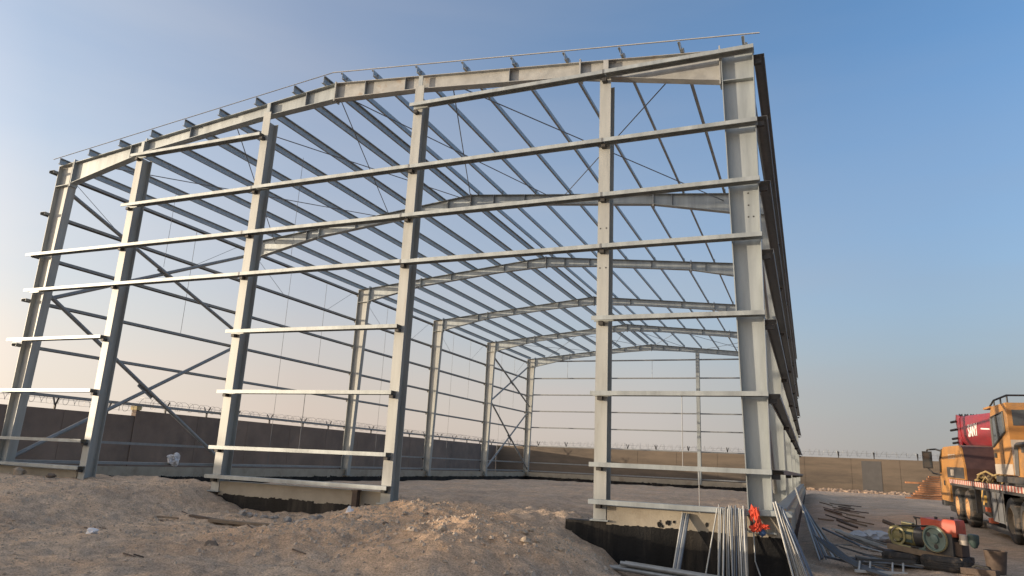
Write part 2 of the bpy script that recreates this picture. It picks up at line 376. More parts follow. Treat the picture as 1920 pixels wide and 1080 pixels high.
# ------------------------------------------------------------------ steel frame
S = 7.902; W = 20.0; ZE = 9.52; SL = 0.103; ZB = .46
def ztop(x): return ZE + SL*min(x, W-x)
COLX = [3.47, 7.94, 12.52, 17.05]
GZ = [.796, 1.454, 2.731, 4.156, 5.595, 6.671, 7.849, 9.343]
SZ = [.82, 1.45, 2.72, 4.03, 5.33, 6.66, 7.98, 9.31]
frame = thing('warehouse_frame', 'tall galvanised steel frame of an unfinished gabled warehouse standing on the dirt', 'building', (10, 19.7, .2))
FL = .125
def mirror(mb):
    m = MB(); m.v = [(W-x, y, z) for x, y, z in mb.v]; m.f = [tuple(reversed(f)) for f in mb.f]; return m
def col_in(z): return .385 + (.62-.385)*(z-ZB)/(9.5-ZB)
def left_column():
    b = MB(); t = .016
    b.bb(0, t, -FL, FL, ZB+.03, ZE-.02)
    b.hexa([(t,-.006,ZB+.03),(.385-t,-.006,ZB+.03),(.385-t,.006,ZB+.03),(t,.006,ZB+.03),(t,-.006,ztop(t)-.014),(.62-t,-.006,ztop(.62)-.014),(.62-t,.006,ztop(.62)-.014),(t,.006,ztop(t)-.014)])
    b.hexa([(.385-t,-FL,ZB+.03),(.385,-FL,ZB+.03),(.385,FL,ZB+.03),(.385-t,FL,ZB+.03),(.62-t,-FL,ztop(.62)+.02),(.62,-FL,ztop(.62)+.02),(.62,FL,ztop(.62)+.02),(.62-t,FL,ztop(.62)+.02)])
    # sloping cap plate
    b.hexa([(-.01,-FL,ZE-.012),(.603,-FL,ztop(.62)-.012),(.603,FL,ztop(.62)-.012),(-.01,FL,ZE-.012),(-.01,-FL,ZE+.004),(.603,-FL,ztop(.62)+.004),(.603,FL,ztop(.62)+.004),(-.01,FL,ZE+.004)])
    return b
def left_col_parts(): 
    bp_ = MB().bb(-.05,.45,-.19,.19,ZB,ZB+.028)
    for x in (.0,.4):
        pass
    st = []
    for ya, yb in ((-.118,-.0065),(.0065,.118)):
        st.append(MB().hexa([(.016,ya,8.86),(.585,ya,8.88),(.585,yb,8.88),(.016,yb,8.86),(.016,ya,8.874),(.585,ya,8.894),(.585,yb,8.894),(.016,yb,8.874)]))
    cl = [MB().bb(-.14, -.002, -.04, .04, z-.12, z-.037) for z in SZ]
    return bp_, st, cl
def rafter(parts):
    xs = [.62, 3.55, 7.6, W/2]; dp = [.67, .35, .345, .45]; b = MB(); t = .014; h = .105
    for i in range(3):
        a, c = xs[i], xs[i+1]; za, zc = ztop(a), ztop(c); da, dc = dp[i], dp[i+1]
        b.hexa([(a,-h,za-t),(c,-h,zc-t),(c,h,zc-t),(a,h,za-t),(a,-h,za),(c,-h,zc),(c,h,zc),(a,h,za)])
        b.hexa([(a,-h,za-da),(c,-h,zc-dc),(c,h,zc-dc),(a,h,za-da),(a,-h,za-da+t),(c,-h,zc-dc+t),(c,h,zc-dc+t),(a,h,za-da+t)])
        b.hexa([(a,-.005,za-da+t),(c,-.005,zc-dc+t),(c,.005,zc-dc+t),(a,.005,za-da+t),(a,-.005,za-t),(c,-.005,zc-t),(c,.005,zc-t),(a,.005,za-t)])
    ep = [MB().bb(.622,.646,-.12,.12,ztop(.62)-.76,ztop(.62)+.09), MB().bb(3.52,3.552,-.11,.11,ztop(3.5)-.42,ztop(3.5)+.07),
          MB().bb(W/2-.02,W/2-.002,-.11,.11,ztop(W/2)-.50,ztop(W/2)+.03)]
    st = []
    for x in (2.95, 5.2, 7.94, 9.1):
        d = np.interp(x, xs, dp)
        for y0, y1 in ((-.1,-.0055),(.0055,.1)): st.append(MB().bb(x-.006, x+.006, y0, y1, ztop(x)-d+t+.003, ztop(x)-t-.003))
    fb = []
    for x in (2.3, 4.75, 7.2):
        d = np.interp(x, xs, dp)
        fb.append(MB().tube([(x, .10, ztop(x)-d+.03), (x, .42, ztop(x)+.05)], .022, 4))
    return b, ep, st, fb
# first frame, then the others are copies of it
LC = left_column(); lb, ls, lcl = left_col_parts(); RF, rep, rst, rfb = rafter(0)
proto = {}
for side, fn in (('l', lambda m: m), ('r', mirror)):
    c = fn(LC).build('column', GC if side == 'l' else G, frame)
    a = [fn(lb).build('base_plate', G, c)] + [fn(q_).build('stiffener', G, c) for q_ in ls] + [fn(q_).build('girt_cleat', BLK, c) for q_ in lcl]
    r = fn(RF).build('rafter', G if side == 'l' else GR, frame)
    q = [fn(q_).build('end_plate', G if side == 'l' else GR, r) for q_ in rep] + [fn(q_).build('stiffener', GB, r) for q_ in rst] + [fn(q_).build('fly_brace', GD, r) for q_ in rfb]
    for o in a+q: o.parent = c if o in a else r
    for i in range(1, 6):
        c2 = copy_tree(c, (0, S*i, 0), ch=a); r2o = copy_tree(r, (0, S*i, 0), ch=q)
        if side == 'r':
            r2o.data = r2o.data.copy(); r2o.data.materials[0] = G
# gable columns: H sections standing behind the front girts
def hcol(x, y0, y1, hw, z0, z1, zb2):
    b = MB(); t = .014
    b.bb(x-hw, x+hw, y0, y0+t, z0, z1)
    b.bb(x-.005, x+.005, y0+t, y1-t, z0, zb2)
    b.bb(x-hw, x+hw, y1-t, y1, z0, zb2)
    return b
for i, x in enumerate(COLX):
    zt = ztop(x) - .36
    c = hcol(x, -.15, .17, .118, ZB+.03, zt+(.06 if i in (1,2) else -.02), zt-.17).build('gable_column', GC, frame)
    MB().bb(x-.17, x+.17, -.21, .23, ZB, ZB+.028).build('base_plate', G, c)
    MB().bb(x-.055, x+.055, -.14, -.115, zt-.2, ztop(x)-.03).build('top_plate', GR if i == 3 else G, c)
    for j, z in enumerate(GZ):
        if (j < 4 or z < zt-.1): MB().bb(x-.045, x+.045, -.27, -.152, z-.115, z-.042).build('girt_cleat', BLK, c)
YB = S*5
for x in (6.6, 13.4):
    zt = ztop(x)-.36
    c = hcol(x, YB-.15, YB+.17, .12, ZB+.03, zt+.02, zt).build('gable_column', G, frame)
    MB().bb(x-.17, x+.17, YB-.21, YB+.23, ZB, ZB+.028).build('base_plate', G, c)
# purlins
ZP = [(-.033,.10),(-.033,.085),(0,.085)]
def zprof(h=.18, f=.058, t=.006, l=.02, flip=1):
    a = [(0,0),(-f,0),(-f,l),(-f+t,l),(-f+t,t),(-t,t) ,(-t,h),(f-t,h),(f-t,h-l),(f-2*t,h-l),(f-2*t,h-t),(0,h-t)]
    return [(flip*p, q) for p, q in a][::flip]
PX = [.15 + 1.2345*i for i in range(8)] + [9.72]
PX2 = [W-p for p in PX]
for xs_, fl in ((PX, 1), (PX2, -1)):
    for x in xs_:
        z = ztop(x) + .006
        b = MB().sweep(zprof(flip=fl), (x, -.24, z), (x, YB+.24, z))
        for i in range(6): b.bb(x-.05, x-.003, S*i-.06, S*i+.06, z+.007, z+.14) if fl > 0 else b.bb(x+.003, x+.05, S*i-.06, S*i+.06, z+.007, z+.14)
        b.build('purlin', GP, frame)
# thin verge angle along the purlin ends
for sd in (0, 1):
    p0 = (-.12, -.262, ztop(0)-.012+.192); p1 = (10, -.262, ztop(10)+.192)
    if sd: p0 = (W-p0[0]+.02, p0[1], p0[2]); 
    b = MB().sweep([(-.014,0),(.014,0),(.014,.005),(-.010,.005),(-.010,.014),(-.014,.014)] , p0, p1)
    b.build('verge_angle', PALE, frame)
# girts
def cprof(t=.005, d=.2, h=.08, l=.022):    # web on top, flanges and lips down, a = outward
    return [(0,h/2),(0,-h/2),(l,-h/2),(l,-h/2+t),(t,-h/2+t),(t,h/2-t),(d-t,h/2-t),(d-t,-h/2+t),(d-l,-h/2+t),(d-l,-h/2),(d,-h/2),(d,h/2)][::-1]
CPF = cprof()
def girt_x(xa, xb, y, z, m, outward=-1, joints=()):      # along x on a gable
    cuts = [xa] + [j for j in joints if xa < j < xb] + [xb]; o = None
    for i in range(len(cuts)-1):
        z1, z2 = z + random.uniform(-.009,.009), z + random.uniform(-.009,.009)
        a_ = cuts[i] + (.004 if i else 0); c_ = cuts[i+1] - (.004 if i < len(cuts)-2 else 0)
        o = (MB().sweep(CPF, (a_, y, z1), (c_, y, z2)) if outward < 0 else MB().sweep(CPF, (c_, y, z1), (a_, y, z2))).build('girt', m, frame)
        if i: MB().bb(cuts[i]-.02, cuts[i]+.02, y-.204, y-.201, z-.044, z+.044).build('joint_plate', GD, o)
    return o
yf = -.152
for j in range(4):
    for xa, xb in ((-.32 if j else -.2, COLX[0]+.02), (COLX[1]-.16, COLX[2]+.05), (COLX[3]-.16, W+.02 if j else W+.3)):
        if j == 0: xb = xb + (.08 if xb < 15 else 0)
        girt_x(xa, xb, yf, GZ[j], G)
girt_x(-.05, W+.03, yf, GZ[4], G, joints=(COLX[1], COLX[2], COLX[3]))
girt_x(-.3, W+.03, yf, GZ[5], G, joints=(COLX[1]-.1, COLX[2]-.1, COLX[3]))
girt_x(COLX[0]-.15, W+.03, yf, GZ[6], G, joints=(COLX[1], COLX[2], COLX[3]))
girt_x(COLX[0]-.15, COLX[1]+.02, yf, GZ[7], G)
girt_x(COLX[2]-.12, W+.02, yf, GZ[7]+.06, G, joints=(COLX[3],))
for z in [.82, 1.45, 2.72, 4.15, 5.42, 6.71, 8.01, 9.38]:
    girt_x(-.02, W+.02, YB+.172, z, GB, 1)
for z in SZ:
    MB().sweep(CPF, (-.002, YB+.2, z), (-.002, -.26, z)).build('girt', GB, frame)
    MB().sweep(CPF, (W+.002, -.10 if z > 1 else .3, z), (W+.002, YB+.2, z)).build('girt', GD if z > 1 else GB, frame)
# wall bracing in the end bays
def pipe(a, c, r=.062): 
    return MB().tube([a, c], r, 12)
for X0 in (.30, W-.30):
    for y0 in (0, 4*S):
        y1 = y0+S
        for za, zb_ in ((.95, 5.3), (5.6, .95), (8.75, 5.75), (5.4, 9.0)):
            pipe((X0, y0+.1, za), (X0+.02 if za > zb_ else X0-.11, y1-.1, zb_)).build('brace_pipe', GB, frame, smooth=True)
        for zc, dz in ((3.2, -4.65), (7.22, -3.0)):
            dv = Vector((0, S-.2, dz)).normalized(); nv = Vector((0, -dv.z, dv.y)); c_ = Vector((X0-.03, y0+S*.508, zc))
            MB().prism([(-.36,-.10),(.36,-.10),(.36,.10),(-.36,.10)], lambda p, q: tuple(c_+dv*p+nv*q), lambda p, q: tuple(c_+Vector((.014,0,0))+dv*p+nv*q)).build('gusset_plate', GB, frame)
# bolt holes left open in the corner column and the column beside it
for x, y, z in ((19.80,-.0072,6.52),(19.80,-.0072,6.28),(19.79,-.0072,6.05),(19.88,-.0072,6.05),(16.99,-.1512,6.02),(17.11,-.1512,6.02),(16.99,-.1512,5.2),(17.11,-.1512,5.2)):
    MB().lathe([(0,0),(.017,0),(.017,.001)], (x, y, z), (0,-1,0), 10).build('bolt_hole', BLK, frame)
# roof rods
NX = [1.4, 6.7, 10.0, 13.3, 18.6]
for y0 in (0, 4*S):
    for i in range(4):
        a, c = NX[i], NX[i+1]
        for p, q in ((a, c), (c, a)):
            za, zc = ztop(p)-.22, ztop(q)-.22
            MB().tube([(p, y0+.02, za), (q, y0+S-.02, zc)], .014, 6).build('brace_rod', ROD, frame)
# sag rods
def rod(a, c, r=.01, m=ROD): MB().tube([a, c], r, 6).build('sag_rod', m, frame)
xm = (COLX[1]+COLX[2])/2+.05
rod((xm, -.25, GZ[1]), (xm, -.25, GZ[2]), .007, GD)
rod((18.56, -.25, GZ[1]), (18.56, -.25, GZ[2]), .007, GD)
rod((18.84, -.30, .72), (18.84, -.30, GZ[1]), .008, GD)
for i in range(5):
    for k, fr in enumerate((.36, .68)):
        y = S*(i+fr); rod((-.1, y, SZ[-1]), (-.1, y, SZ[4] if k else SZ[0]), .008)
    rod((-.1, S*(i+.05), SZ[-1]), (-.1, S*(i+.33), SZ[-2]), .008)
    rod((-.1, S*(i+.95), SZ[-1]), (-.1, S*(i+.70), SZ[-2]), .008)
rod((10, YB+.27, 8.01), (10, YB+.27, 9.38), .012)
rod((3.3, YB+.27, 8.01), (3.3, YB+.27, 9.38), .012)
for x in (1.2, 6.2): rod((x+.9, S*.3, ztop(x)-.2), (x+.9, S*.3, 6.9), .006)

# ------------------------------------------------------------------ plinths (concrete above, bitumen below)
def ragged(mb, fmap, L, zlo, zhi, seed, amp=.05, step=.045):
    rr = random.Random(seed); n = int(L/step); prev = None
    k = 0.0
    for i in range(n):
        if rr.random() < .10: k = rr.uniform(-.8, 1.0)
        k *= .88
        z = zhi + amp*k + rr.uniform(-.009, .012)
        a = i*L/n; c = (i+1)*L/n
        mb.v += [fmap(a, zlo), fmap(c, zlo), fmap(c, z), fmap(a, z)]
        q = len(mb.v); mb.f.append((q-4, q-3, q-2, q-1))
def plinth(label, x0, y0, x1, y1, face, loc, ztop_=.72, zmid=.40, zlo=-.75, seed=1, blots=0):
    t = thing('concrete_plinth', label, 'foundation wall', loc, 'plinths under the frame')
    b = MB().bb(x0, x1, y0, y1, zlo, ztop_); b.build('beam', CONC, t)
    bt = MB()
    for f in face:
        if f == 'f': ragged(bt, lambda a, z: (x0+a, y0-.004, z), x1-x0, zlo, zmid, seed)
        if f == 'b': ragged(bt, lambda a, z: (x1-a, y1+.004, z), x1-x0, zlo, zmid, seed+1)
        if f == 'l': ragged(bt, lambda a, z: (x0-.004, y1-a, z), y1-y0, zlo, zmid, seed+2)
        if f == 'r': ragged(bt, lambda a, z: (x1+.004, y0+a, z), y1-y0, zlo, zmid, seed+3)
    if blots:
        ft_ = MB().bb(16.4, x0-.004, y0+.02, y1, zlo, ZB-.01); ft_.build('footing', BIT, t)
    rr = random.Random(seed+9)
    for i in range(blots):
        cx = x0 + rr.choice([.95,1.0,1.08,1.2,1.35,1.55,1.75,2.4,2.62]) + rr.uniform(-.03,.03); cz = zmid + rr.uniform(.015,.13); r = rr.uniform(.012,.045)
        k = len(bt.v); n = 8
        bt.v += [(cx+r*rr.uniform(.6,1.1)*math.cos(a*math.pi/4), y0-.0055-.0004*i, cz+r*rr.uniform(.7,1.6)*math.sin(a*math.pi/4)) for a in range(n)]
        bt.f.append(tuple(range(k, k+n)))
    bt.build('bitumen_coating', BIT, t)
plinth('concrete plinth with black coated foot under the leftmost front bay, half buried in dirt', -.12, -.14, 3.3, .16, 'f', (1.6, 0, 0), seed=2)
plinth('concrete plinth with black coated foot between the two middle front columns', COLX[1]+.13, -.14, COLX[2]-.13, .16, 'fb', (10.2, 0, 0), .70, .40, seed=3)
plinth('tall exposed concrete plinth with torn black coating at the right front corner', COLX[3]+.13, -.14, 20.28, .16, 'fr', (18.6, 0, -.3), .73, .415, seed=4, blots=16)
plinth('long concrete plinth along the left side of the frame', -.12, .165, .18, YB+.1, 'r', (0, 20, 0), .72, .40, seed=5)
plinth('concrete plinth across the far end of the frame', .185, YB-.1, 19.7, YB+.2, 'f', (10, YB, 0), .72, .40, seed=6)
plinth('long concrete plinth running back along the right side of the frame', 19.98, .165, 20.28, YB+.1, 'lr', (20.1, 20, 0), .72, .40, seed=7)

# ------------------------------------------------------------------ boundary walls with razor wire
def wall(label, along, x0, y0, L, zt, m, nb, nh=3.95, seed=0):
    """along: unit vector of the wall"""
    d = Vector(along); nrm = Vector((-d.y, d.x, 0)); o = Vector((x0, y0, 0))
    t = thing('boundary_wall', label, 'wall', (x0, y0, 0))
    rr = random.Random(seed)
    def P(s, n, z): q = o + d*s + nrm*n; return (q.x, q.y, z)
    b = MB(); s = 0
    while s < L-.01:
        e_ = min(s+nh, L)
        def slab(a, c, h, z1): b.hexa([P(a,-h,-.5),P(c,-h,-.5),P(c,h,-.5),P(a,h,-.5),P(a,-h,z1),P(c,-h,z1),P(c,h,z1),P(a,h,z1)])
        slab(s+.015, e_-.015, .11, zt); slab(e_-.015, e_+.015, .095, zt-.004)
        s = e_
    b.build('wall_panel', m, t)
    # wire posts
    pm = MB(); z0 = zt
    pm.bb(-.04,.04,-.04,.04,0,.18)
    for sg in (-1, 1):
        a = Vector((0, sg*.0, .14)); c = nrm*sg*.29 + d*sg*.06 + Vector((0,0,.56))
        pm.tube([a, c], .042, 4)
    first = None; sp = L/nb
    for i in range(nb):
        s = sp*(i+.5) + rr.uniform(-.3,.3)
        q = o + d*s
        if first is None:
            first = MB(); first.v = [(q.x+x, q.y+y, zt+z) for x, y, z in pm.v]; first.f = pm.f
            fo = first.build('wire_bracket', BLK, t); fq_ = q
        else:
            c2 = fo.copy(); col.objects.link(c2); c2.location = fo.location + (q-fq_)
    # razor coil
    pts = []; n = int(L/.40); r = .25
    for i in range(n*10):
        a = 2*math.pi*i/10; s = L*i/(n*10)
        rad = r*(1+.18*math.sin(i*.013+seed)); k = o + d*(s + .14*math.sin(a*.5+seed)) + nrm*rad*math.cos(a)
        pts.append((k.x, k.y, zt+.42+rad*math.sin(a)))
    cw = MB(); cw.tube(pts, .010, 3, False)
    for hh, nn in ((.46,.21),(.46,-.21),(.24,.07)): cw.tube([P(0,nn,zt+hh), P(L,nn,zt+hh)], .0045, 4)
    cw.build('razor_wire', WIRE, t)
    return t
wall('shaded brown boundary wall left of the frame, the lower nearer length', (0,1,0), -11.5, -22, 35.4, 2.86, WALL, 12, seed=1)
wall('long shaded brown boundary wall beside the frame, taller length running to the far corner', (0,1,0), -11.5, 13.62, 46.4, 3.14, WALL, 16, seed=2)
bw = wall('sunlit ochre boundary wall across the back of the site under razor wire', (1,0,0), -11.39, 60.13, 75, 3.16, WALLB, 23, seed=3)
MB().bb(25.0, 26.6, 60.0, 60.018, -.2, 2.95).build('grey_band', GREYP, bw)  # upright dark grey band laid on the face of the back wall
p = thing('wall_post', 'square grey post with yellowish cap at the step in the left boundary wall', 'post', (-11.5, 13.5, 0))
MB().bb(-11.66,-11.34,13.41,13.61,-.3,3.16).build('shaft', WALL, p)
MB().bb(-11.72,-11.28,13.36,13.66,3.163,3.36).build('cap', mat('yellowish cap', (.40,.33,.17), .9), p)

# ------------------------------------------------------------------ loose pipes
def pipe_thing(pts, r, m, label, group, name='steel_pipe', n=8):
    b = MB(); c = Vector(pts[0])
    pp = [Vector(q) for q in pts]
    b.tube(pp, r, n)
    # open bore: a dark inner wall at each end
    return tag(b.build(name, m, None, origin=min(pp, key=lambda q: q.z), smooth=True), label, 'pipe', group)
rr = random.Random(5)
for i in range(20):
    xt = 19.16 + .0225*i + rr.uniform(-.008,.008); xb = xt + .03 + rr.uniform(-.02,.03) - (.03 if i < 5 else 0)
    yb = -.78 - rr.uniform(0,.13); lay = rr.choice([0,.012,.03,.05])
    pipe_thing([(xb, yb, gz(xb, yb)-.02), (xt, -.375-lay, .84+rr.uniform(-.03,.055))], rr.choice([.009,.012,.0145]), rr.choice([PIPE, PIPE, PIPD, PIPE]) if i < 9 else rr.choice([PIPB, PIPE, PIPB, PIPD]),
        'thin galvanised pipe in the upright sheaf leaning on the right front plinth', 'sheaf of pipes leaning on the right front plinth')
for i in range(4):
    xt = 18.54 + .034*i; xb = xt-.13
    pipe_thing([(xb, -.66-.02*i, gz(xb, -.66)-.02), (xt, -.185, .70-.005*i)], .019, PIPE if i % 2 == 0 else PIPB,
        'grey pipe in the narrow bunch of four leaning left of the big sheaf', 'narrow bunch of four leaning pipes')
pipe_thing([(18.93,-.74,gz(18.93,-.74)-.02),(19.14,-.37,.83)], .012, PIPE, 'single thin rod leaning just left of the big sheaf of pipes', None, 'thin_rod')
pipe_thing([(19.9,-.62,gz(19.9,-.62)-.02),(19.72,-.5,.05),(19.7,-.36,.55)], .010, PIPE, 'bent thin rod hanging below the red cloth', None, 'thin_rod')
for k in range(5):
    y = -.98 + .075*(k % 3); z = gz(18.6,-.95)+.04 + (.075 if k > 2 else 0)
    xa = 17.5+.06*k; pipe_thing([(xa, y-.15, z+.16), (19.9+.05*k, y+.02, z)], .036, PIPE, 'thick grey pipe lying along the foot of the right front plinth', 'thick pipes lying in the pit', n=10)
for i in range(9):
    t_ = i/8
    xb = 20.38 + .30*t_ + rr.uniform(-.02,.02); yb = -1.0 + rr.uniform(-.12,.12)
    pipe_thing([(xb, yb, gz(xb, yb)), (20.03+.017*i, -.40-.012*(i%3), .99-.015*i+rr.uniform(-.05,.04))], rr.choice([.012,.015,.017]), rr.choice([PIPE, PIPE, PIPB, PIPD]),
        'long galvanised pipe in the sheaf leaning on the corner of the frame', 'sheaf of pipes leaning on the frame corner')
for i in range(15):
    xb = 20.66 + .026*i + rr.uniform(-.03,.03); yb = 1.8 + .05*i + rr.uniform(-.1,.1)
    pipe_thing([(xb, yb, gz(xb, yb)+.01), (20.31+.010*i, 2.9+.11*i+rr.uniform(-.15,.15), 1.16-.03*i+rr.uniform(-.08,.06))], rr.choice([.010,.013,.016]), rr.choice([PIPB, PIPB, PIPE, PIPD]),
        'blue grey pipe in the second sheaf, leaning on the side plinth behind the corner', 'second sheaf of pipes on the side plinth')
for i in range(7):
    a = (20.62+.05*i, 1.75-.02*i, .36-.02*i); c = (21.0+.04*i, 1.1-.03*i, gz(21.1,1.0)+.06); e_ = (21.55+.05*i, .25-.06*i, gz(21.6,.3)+.025)
    pts = [Vector(a)*(1-u)**2 + Vector(c)*2*u*(1-u) + Vector(e_)*u*u for u in [q/8 for q in range(9)]]
    pipe_thing(pts, .012, PIPB if i % 3 else PIPD, 'bent grey conduit trailing from the pipe sheaves over the dirt', 'bent conduits trailing on the dirt')

for i in range(20):
    x = 20.75 + rr.uniform(0,.75); y = 1.0 + rr.uniform(0,3.6); a = rr.uniform(-.9,.5); L_ = rr.uniform(.4,1.3); h = rr.uniform(.02,.22)
    pipe_thing([(x, y, gz(x,y)+h), (x+L_*math.cos(a), y+L_*math.sin(a), gz(x+L_*math.cos(a), y+L_*math.sin(a))+.02)], rr.choice([.012,.016,.022]), rr.choice([PIPB, PIPB, PIPE, PIPD]),
        'short grey steel piece tangled on the dirt beside the corner pipe sheaves', 'tangle of short steel pieces by the frame corner', 'steel_offcut', 6)
# (end of pipes)
# cloth and bags
v = thing('safety_vest', 'crumpled orange red cloth vest hung beside the corner column', 'vest', (19.760, -.42, .45))
b = MB(); b.blob((19.700,-.40,.75),(.05,.03,.13),1,.9,3.2,3).blob((19.770,-.42,.69),(.05,.035,.15),2,.9,3.4,3).blob((19.730,-.43,.54),(.08,.04,.05),3,.9,3.4,3).blob((19.860,-.41,.585),(.08,.025,.035),4,.9,3.2,3)
b.build('cloth', ORV, v)
MB().blob((19.725,-.395,.66),(.035,.045,.1),6,.4).blob((19.680,-.39,.6),(.03,.04,.1),8,.4).build('dark_lining', BLK, v, smooth=True)
MB().blob((19.830,-.40,.50),(.05,.03,.07),7,.5,2.5).build('blue_tail', BLU, v, smooth=True)
b = MB().blob((0.12,5.75,1.0),(.14,.2,.17),3,.7,2.2,3).blob((.1,5.87,.85),(.09,.12,.12),5,.7,2.2)
tag(b.build('plastic_bag', PLA, None, (0.12,5.75,.84)), 'crumpled white plastic bag caught on the low left side girt', 'bag')
b = MB().blob((12.42,-1.2,gz(12.42,-1.2)+.03),(.07,.07,.12),13,.6,2)
tag(b.build('paper_scrap', PLA, None, (12.42,-1.2,gz(12.42,-1.2))), 'small white scrap of paper on the dirt before the middle column', 'litter')
b = MB().blob((10.4,-5.0,gz(10.4,-5.0)+.03),(.10,.06,.05),14,.6,2)
tag(b.build('paper_scrap', PLA, None, (10.4,-5.0,gz(10.4,-5.0))), 'pale scrap lying alone on the dirt at left', 'litter')
st_ = MB().bb(11.83,11.95,-.33,-.21,.2,.70).bb(11.815,11.965,-.345,-.195,.685,.715)
tag(st_.build('steel_stub', RST, None, (11.89,-.27,.3)), 'short rusty square stub standing against the middle plinth', 'stub')
# planks
def stick(a, c, w_, h_, m, label, cat, group=None, name='plank'):
    a = Vector(a); c = Vector(c); pr = [(-w_/2,-h_/2),(w_/2,-h_/2),(w_/2*.95,h_/2),(-w_/2*.97,h_/2)]
    mid = (a+c)/2 + Vector((0,0,random.uniform(-.006,.006)))
    b = MB(); d = (c-a).normalized(); s_ = d.cross(Vector((0,0,1))).normalized(); u_ = s_.cross(d)
    b.loft([[p + s_*x*k + u_*y for x, y in pr] for p, k in ((a,.9),(mid,1.0),(c,.85))])
    return tag(b.build(name, m, None, (a+c)/2), label, cat, group)
def gp(x, y, dz=.03): return (x, y, gz(x, y)+dz)
stick(gp(10.05,-2.3,.05), gp(11.45,-2.0,.06), .16, .05, WOOD, 'longest weathered plank lying on the dirt before the middle plinth', 'plank')
stick(gp(9.4,-2.15,.04), gp(10.6,-2.2,.05), .10, .04, WOOD2, 'dark plank beside the longest plank before the middle plinth', 'plank')
stick(gp(8.9,-2.5), gp(9.35,-2.4), .05, .03, WOOD, 'short pale lath left of the planks on the dirt', 'lath', name='lath')
rr = random.Random(12)
for i in range(24):
    y = 2.6 + i*1.0 + rr.uniform(-.5,.5); x = 21.15 + rr.uniform(-.45,.7) ; L_ = rr.uniform(.25,1.3); a = rr.uniform(-.8,.8)
    stick(gp(x, y, .05), gp(x+L_*math.cos(a), y+L_*math.sin(a), .03), rr.uniform(.05,.11), rr.uniform(.03,.05), WOOD2 if i % 2 else WOOD,
        'timber offcut in the litter along the right side plinth', 'timber offcut', 'timber offcuts along the right side plinth', 'timber_offcut')
stick(gp(22.1,5.6), gp(22.9,5.4), .12, .05, WOOD2, 'lone dark board on open ground left of the engine', 'board', name='board')
b = MB()
for k in range(3):
    c = (21.5+.22*k, 4.6+.12*k, gz(21.5,4.6)+.10)
    b.blob(c, (.20,.18,.10), 30+k, .6, 2.2)
tag(b.build('plastic_sheet', mat('grey plastic sheet', (.38,.40,.42), .5), None, (21.6,4.7,gz(21.6,4.7))), 'crumpled grey plastic sheet among the offcuts by the pipes', 'sheet')
for (x, y, L_, a, h) in ((20.95,3.6,1.1,.05,.30),(21.05,4.1,.8,-.25,.2)):
    stick((x, y, gz(x,y)+h), (x+L_*math.cos(a), y+L_*math.sin(a), gz(x+L_,y)+.05), .06, .03, PIPE, 'pale steel strip sticking out over the offcuts by the pipes', 'steel strip', 'steel strips by the pipes', 'steel_strip')

# stones
rr = random.Random(21)
def stone(x, y, s, m, label, group=None, name='stone', sd=0):
    z = gz(x, y)
    b = MB().blob((x, y, z+s*.3), (s, s*rr.uniform(.7,1.1), s*rr.uniform(.55,.8)), sd or rr.randint(1,99), .55, 1.7, 2)
    return tag(b.build(name, m, None, (x, y, z)), label, 'stone', group)
stone(16.95,-3.55,.085,STN,'largest pale tan stone on the nearest earth heap',sd=3)
stone(16.75,-3.1,.06,STN,'upright pale stone just above the largest stone on the heap',sd=5)
stone(15.75,-3.75,.07,STN,'flat pale stone on the left face of the nearest heap',sd=8)
for i in range(16):
    a = rr.uniform(0, 6.28); q = rr.uniform(.3, 2.0); x = 16.1+q*math.cos(a); y = -2.9+q*math.sin(a)
    stone(x, y, rr.uniform(.022,.05), STN if i % 4 else RUBB, 'small stone scattered on the nearest earth heap', 'stones on the nearest heap')
for i in range(12):
    x = rr.uniform(12.4,15.0); y = rr.uniform(-2.6,-.6)
    stone(x, y, rr.uniform(.03,.06), STN if i % 3 else STD, 'small clod on the farther earth heap beside the middle column', 'clods on the farther heap', 'clod')
stone(12.75,-4.95,.10,STD,'dark brown clod lying alone in the left foreground',name='clod',sd=12)
for i in range(14):
    x = 10.0+.13*i+rr.uniform(-.1,.1); y = -1.25+rr.uniform(-.25,.2)
    stone(x, y, rr.uniform(.04,.10), mat('grey rubble', (.30,.275,.245), .95, 0, .2, 9, .4, 30) if i == 0 else bpy.data.materials['grey rubble'], 'grey lump of broken concrete before the middle plinth', 'concrete lumps before the middle plinth', 'concrete_lump')
stone(3.2,-.75,.11,STD,'dark clod on the berm before the leftmost plinth',name='clod')
stone(1.7,-.55,.16,STN,'pale rock on the berm before the leftmost plinth')
rr = random.Random(77)
for i in range(12):
    x = rr.uniform(8.5, 15.5); y = rr.uniform(-6.5, -1.5); a = rr.uniform(-.6,.6); L_ = rr.uniform(.12,.35)
    stick(gp(x, y, .012), gp(x+L_*math.cos(a), y+L_*math.sin(a), .012), .018, .014, WOOD2, 'thin dark splinter of wood lying in the left foreground dirt', 'splinter', 'wood splinters in the foreground dirt', 'wood_splinter')
